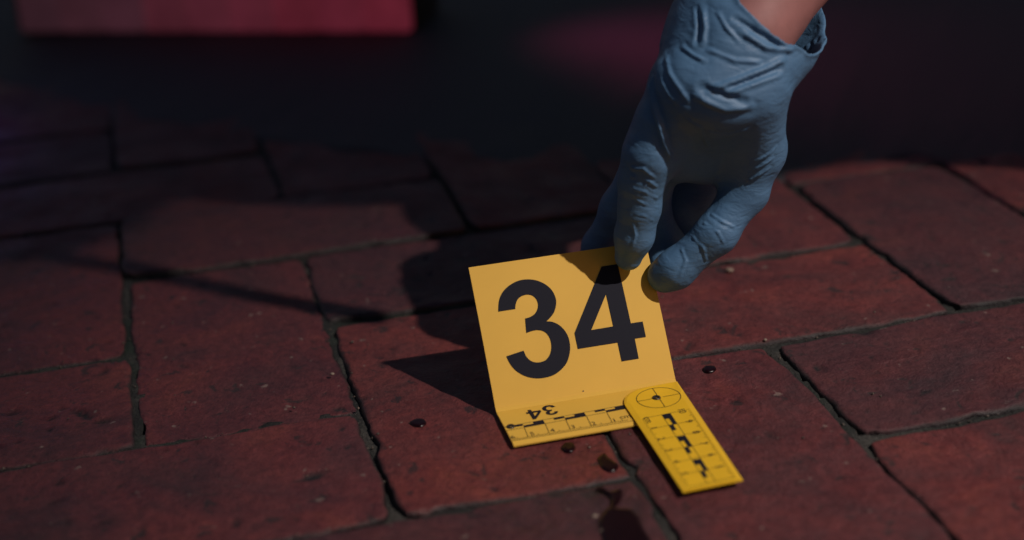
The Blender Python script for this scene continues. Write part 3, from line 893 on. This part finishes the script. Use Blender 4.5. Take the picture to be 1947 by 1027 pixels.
# ------------------------------------------------------------------ blood on the bricks
def blob(name, label, pts_px, height, seed, group=None, cat='blood stain', zoff=0.0):
    pts = [on_ground(x, y, zoff) for x, y in pts_px]
    c = np.mean(pts, 0)
    ring = smooth_closed([p[:2] - c[:2] for p in pts], set(), 6)
    ring = [np.array(q) for q in ring]; n = len(ring)
    jit = fbm(np.array([[q[0], q[1], seed * 5.0] for q in ring]), 3.0, 3)
    ring = [q * (1 + 0.035 * j / (0.15 + np.linalg.norm(q))) for q, j in zip(ring, jit)]
    ar = sum(ring[k][0] * ring[(k + 1) % n][1] - ring[(k + 1) % n][0] * ring[k][1] for k in range(n))
    if ar < 0: ring = ring[::-1]
    nor = []
    for k in range(n):
        t_ = ring[(k + 1) % n] - ring[k - 1]; t_ /= np.linalg.norm(t_) + 1e-9; nor.append(np.array([-t_[1], t_[0]]))
    V, F = [], []
    for ins_, z in ((0.0, -0.05), (0.03, 0.3 * height), (0.10, 0.8 * height), (0.18, height)):
        for q, m_ in zip(ring, nor): V.append((q[0] + m_[0] * ins_, q[1] + m_[1] * ins_, z))
    for r in range(3):
        for k in range(n): F.append((r * n + k, r * n + (k + 1) % n, (r + 1) * n + (k + 1) % n, (r + 1) * n + k))
    tv, tf = fill_shape([V[3 * n + k][:2] for k in range(n)])
    k0 = len(V); V += [(p[0], p[1], height) for p in tv]; F += [tuple(i + k0 for i in f) for f in tf]
    o = mesh_from(name, V, F, M_BLOOD)
    o.location = Vector((c[0], c[1], zoff)) * S
    nrm = o.data.polygons[0].normal
    o.data.update()
    if sum(p.normal.z * p.area for p in o.data.polygons) < 0: o.data.flip_normals()
    return tag(o, label, cat, group)
GB = 'blood drops on the bricks'
blob('blood_pool', 'large dark red blood pool on the brick below the ruler arm', [(1135,928),(1160,934),(1182,930),(1180,950),(1172,965),(1200,968),(1212,980),(1225,1005),(1240,1030),(1250,1060),(1200,1075),(1160,1050),(1140,1010),(1138,990),(1148,972),(1160,962),(1158,945)], 0.06, 1, GB, zoff=0.16)
blob('blood_drop', 'two-lobed wet blood drop at the joint below the marker strip', [(1136,870),(1150,862),(1160,872),(1176,882),(1172,894),(1156,897),(1142,886)], 0.05, 2, GB, zoff=0.03)
blob('blood_drop', 'round blood drop just below the middle of the ruler strip', [(1068,850),(1074,842),(1088,842),(1094,850),(1088,858),(1074,858)], 0.04, 3, GB, zoff=0.05)
blob('blood_drop', 'angular blood drop on the brick left of the marker', [(778,803),(790,796),(806,796),(810,804),(800,810),(786,809)], 0.03, 4, GB, zoff=0.06)
blob('blood_drop', 'small blood drop on the brick right of the card and near the upper joint', [(1337,700),(1344,695),(1358,696),(1362,702),(1352,707),(1341,706)], 0.03, 5, GB, zoff=0.06)

# ------------------------------------------------------------------ pebbles and grit
def pebble(px, py, r, label, seed):
    bm = bmesh.new(); bmesh.ops.create_icosphere(bm, subdivisions=2, radius=1.0)
    V = np.array([v.co[:] for v in bm.verts]); F = [[v.index for v in f.verts] for f in bm.faces]; bm.free()
    V *= (1 + 0.22 * fbm(V + seed * 3.1, 0.9, 2))[:, None]; V = V * np.array([1.15, .9, .7]) * r
    o = mesh_from('pebble', V, F, M_PEB); g = on_ground(px, py, 0.0)
    o.location = Vector((g[0], g[1], r * .55 + 0.03)) * S
    return tag(o, label, 'pebble', 'pebbles on the bricks')
pebble(1387, 518, 0.19, 'pale pebble on the brick right of the gloved thumb', 1)
pebble(1131, 986, 0.12, 'small tan pebble beside the left edge of the blood pool', 2)
pebble(1146, 1016, 0.14, 'tan pebble at the lower left edge of the blood pool', 3)
pebble(1455, 649, 0.09, 'pale pebble in the joint right of the card', 4)
pebble(632, 714, 0.10, 'pale pebble at the joint left of the marker', 6)

# loose sand along the joints and a little over the faces: nobody could count it
gr_ = np.random.default_rng(5)
V, F = [], []
oct_v = np.array([(1, 0, 0), (-1, 0, 0), (0, 1, 0), (0, -1, 0), (0, 0, 1), (0, 0, -1)], float)
oct_f = [(0, 2, 4), (2, 1, 4), (1, 3, 4), (3, 0, 4), (2, 0, 5), (1, 2, 5), (3, 1, 5), (0, 3, 5)]
for (u, v, rz, wpt) in cells2:
    px, py, zz = project(wpt)
    if not (-200 < px < IW + 200 and 150 < py < IH + 300): continue
    for _ in range(85):
        if gr_.random() < 0.86:
            if gr_.random() < 0.67: lx, ly = gr_.uniform(-PB, PB), (PB / 2) * (1 if gr_.random() < .5 else -1)
            else: lx, ly = PB * (1 if gr_.random() < .5 else -1), gr_.uniform(-PB / 2, PB / 2)
            sc_ = abs(gr_.normal(0, .22)); an_ = gr_.uniform(0, 6.28)
            lx += sc_ * math.cos(an_); ly += sc_ * math.sin(an_); z = 0.0 if sc_ > .3 else -0.16
            if gr_.random() > 0.5 + 0.9 * float(vnoise(np.array([[u + lx, v + ly, 3.0]]), 0.22)[0]): continue
        else: lx, ly, z = gr_.uniform(-PB, PB), gr_.uniform(-PB / 2, PB / 2), 0.02
        c, s_ = math.cos(rz), math.sin(rz)
        p = brick_to_world(u + c * lx - s_ * ly, v + s_ * lx + c * ly) + EZ * z
        r = 0.028 + 0.075 * gr_.random() ** 3
        k = len(V); V.extend((p + oct_v * r * gr_.uniform(.6, 1.3, (6, 1))).tolist()); F.extend([tuple(i + k for i in f) for f in oct_f])
def sand_material():
    mt, nt, b = new_mat('sand_grains')
    tc = N(nt, 'ShaderNodeTexCoord'); f = noise(nt, tc.outputs['Object'], 900, 2)
    c = ramp(nt, f, [(0.35, (0.03, 0.026, 0.022)), (0.6, (0.10, 0.075, 0.06)), (0.72, (0.26, 0.21, 0.17))])
    nt.links.new(c, b.inputs['Base Color']); b.inputs['Roughness'].default_value = 0.8; return mt
sand = mesh_from('sand', V, F, sand_material(), None, False); tag(sand, kind='stuff')

# ------------------------------------------------------------------ red light bar and an added violet lamp on the ground behind
def box(V, F, o, ax, ay, az, x0, x1, y0, y1, z0, z1, bv=0.25):
    bm = bmesh.new(); bmesh.ops.create_cube(bm, size=1.0)
    for v in bm.verts: v.co = ((x0 + x1) / 2 + v.co.x * (x1 - x0), (y0 + y1) / 2 + v.co.y * (y1 - y0), (z0 + z1) / 2 + v.co.z * (z1 - z0))
    bmesh.ops.bevel(bm, geom=list(bm.edges), offset=bv, segments=2, affect='EDGES', profile=0.5)
    k = len(V); bm.verts.index_update()
    for v in bm.verts: V.append(o + ax * v.co.x + ay * v.co.y + az * v.co.z)
    for f in bm.faces: F.append([v.index + k for v in f.verts])
    bm.free()
b0, b1 = on_ground(40, 60, 0.9), on_ground(780, 60, 0.9); b0[2] = 0.6; b1[2] = 0.6
bx = (b1 - b0); BL = np.linalg.norm(bx); bx /= BL; by = np.array([-bx[1], bx[0], 0])
bar = thing('light_bar', 'long red warning light bar lying on the ground in the dark behind the card', 'light bar', None, b0)
def bp(name, boxes, mat):
    V, F = [], []
    for q in boxes: box(V, F, np.zeros(3), bx, by, EZ, *q)
    return mesh_from(name, V, F, mat, bar)
bp('housing', [(-1.0, BL + .3, 1.2, 9.0, 0.0, 7.6)], M_BLACK)
NSEG = 9
for k in range(NSEG):
    q = k / (NSEG - 1); q2 = min(1, max(0, (q - .12) * 1.25))
    cc = (0.030 + 0.066 * q2 + 0.005 * math.sin(k * 2.4), 0.011, 0.016 + 0.005 * q2)
    a0 = BL * k / NSEG; bp('lens', [(a0 + 0.02, a0 + BL / NSEG - 0.02, -.1, 1.19, 0.25, 6.8)], glow('red_lens', cc, 1.0, .3, 14))
rl = bpy.data.lights.new('added_red_spot', 'SPOT'); rl.energy = 2.2; rl.color = (1.0, 0.10, 0.30)
rl.spot_size = math.radians(75); rl.spot_blend = 1.0; rl.shadow_soft_size = 0.05  # added spot beyond the bar's end, reddens the dark ground at right
rlo = bpy.data.objects.new('added_red_spot', rl); COL.objects.link(rlo)
aim(rlo, b0 + bx * (BL + 4) + by * 4 + EZ * 14, (32, 118, 0))
gb = on_ground(-75, 208, 0)  # made-up lamp outside the view, there to tint the left ground
bea = thing('added_lamp', 'violet lamp added out of view to tint the ground at left', 'added_lamp', None, gb)
def lathe(name, prof, mat, parent, n=28):
    V, F = [], []
    for r, z in prof:
        for k in range(n): V.append((r * math.cos(2 * math.pi * k / n), r * math.sin(2 * math.pi * k / n), z))
    for a in range(len(prof) - 1):
        for k in range(n): F.append((a * n + k, a * n + (k + 1) % n, (a + 1) * n + (k + 1) % n, (a + 1) * n + k))
    return mesh_from(name, V, F, mat, parent)
lathe('added_lamp_base', [(0.01, 0), (2.3, 0), (2.3, .5), (2.0, .6), (0.01, .6)], M_BLACK, bea)
lathe('lens', [(1.9, .61), (1.95, 1.6), (1.6, 2.6), (.9, 3.1), (0.01, 3.25)], glow('added_violet_lens', (0.022, 0.008, 0.060), 1.0, .3, 30), bea)  # lens of the added lamp

vl = bpy.data.lights.new('added_violet_glow', 'POINT'); vl.energy = 0.013; vl.color = (0.40, 0.10, 1.0); vl.shadow_soft_size = 0.015
vlo = bpy.data.objects.new('added_violet_glow', vl); COL.objects.link(vlo); vlo.location = Vector(gb + [1.5, -1, 5.5]) * S
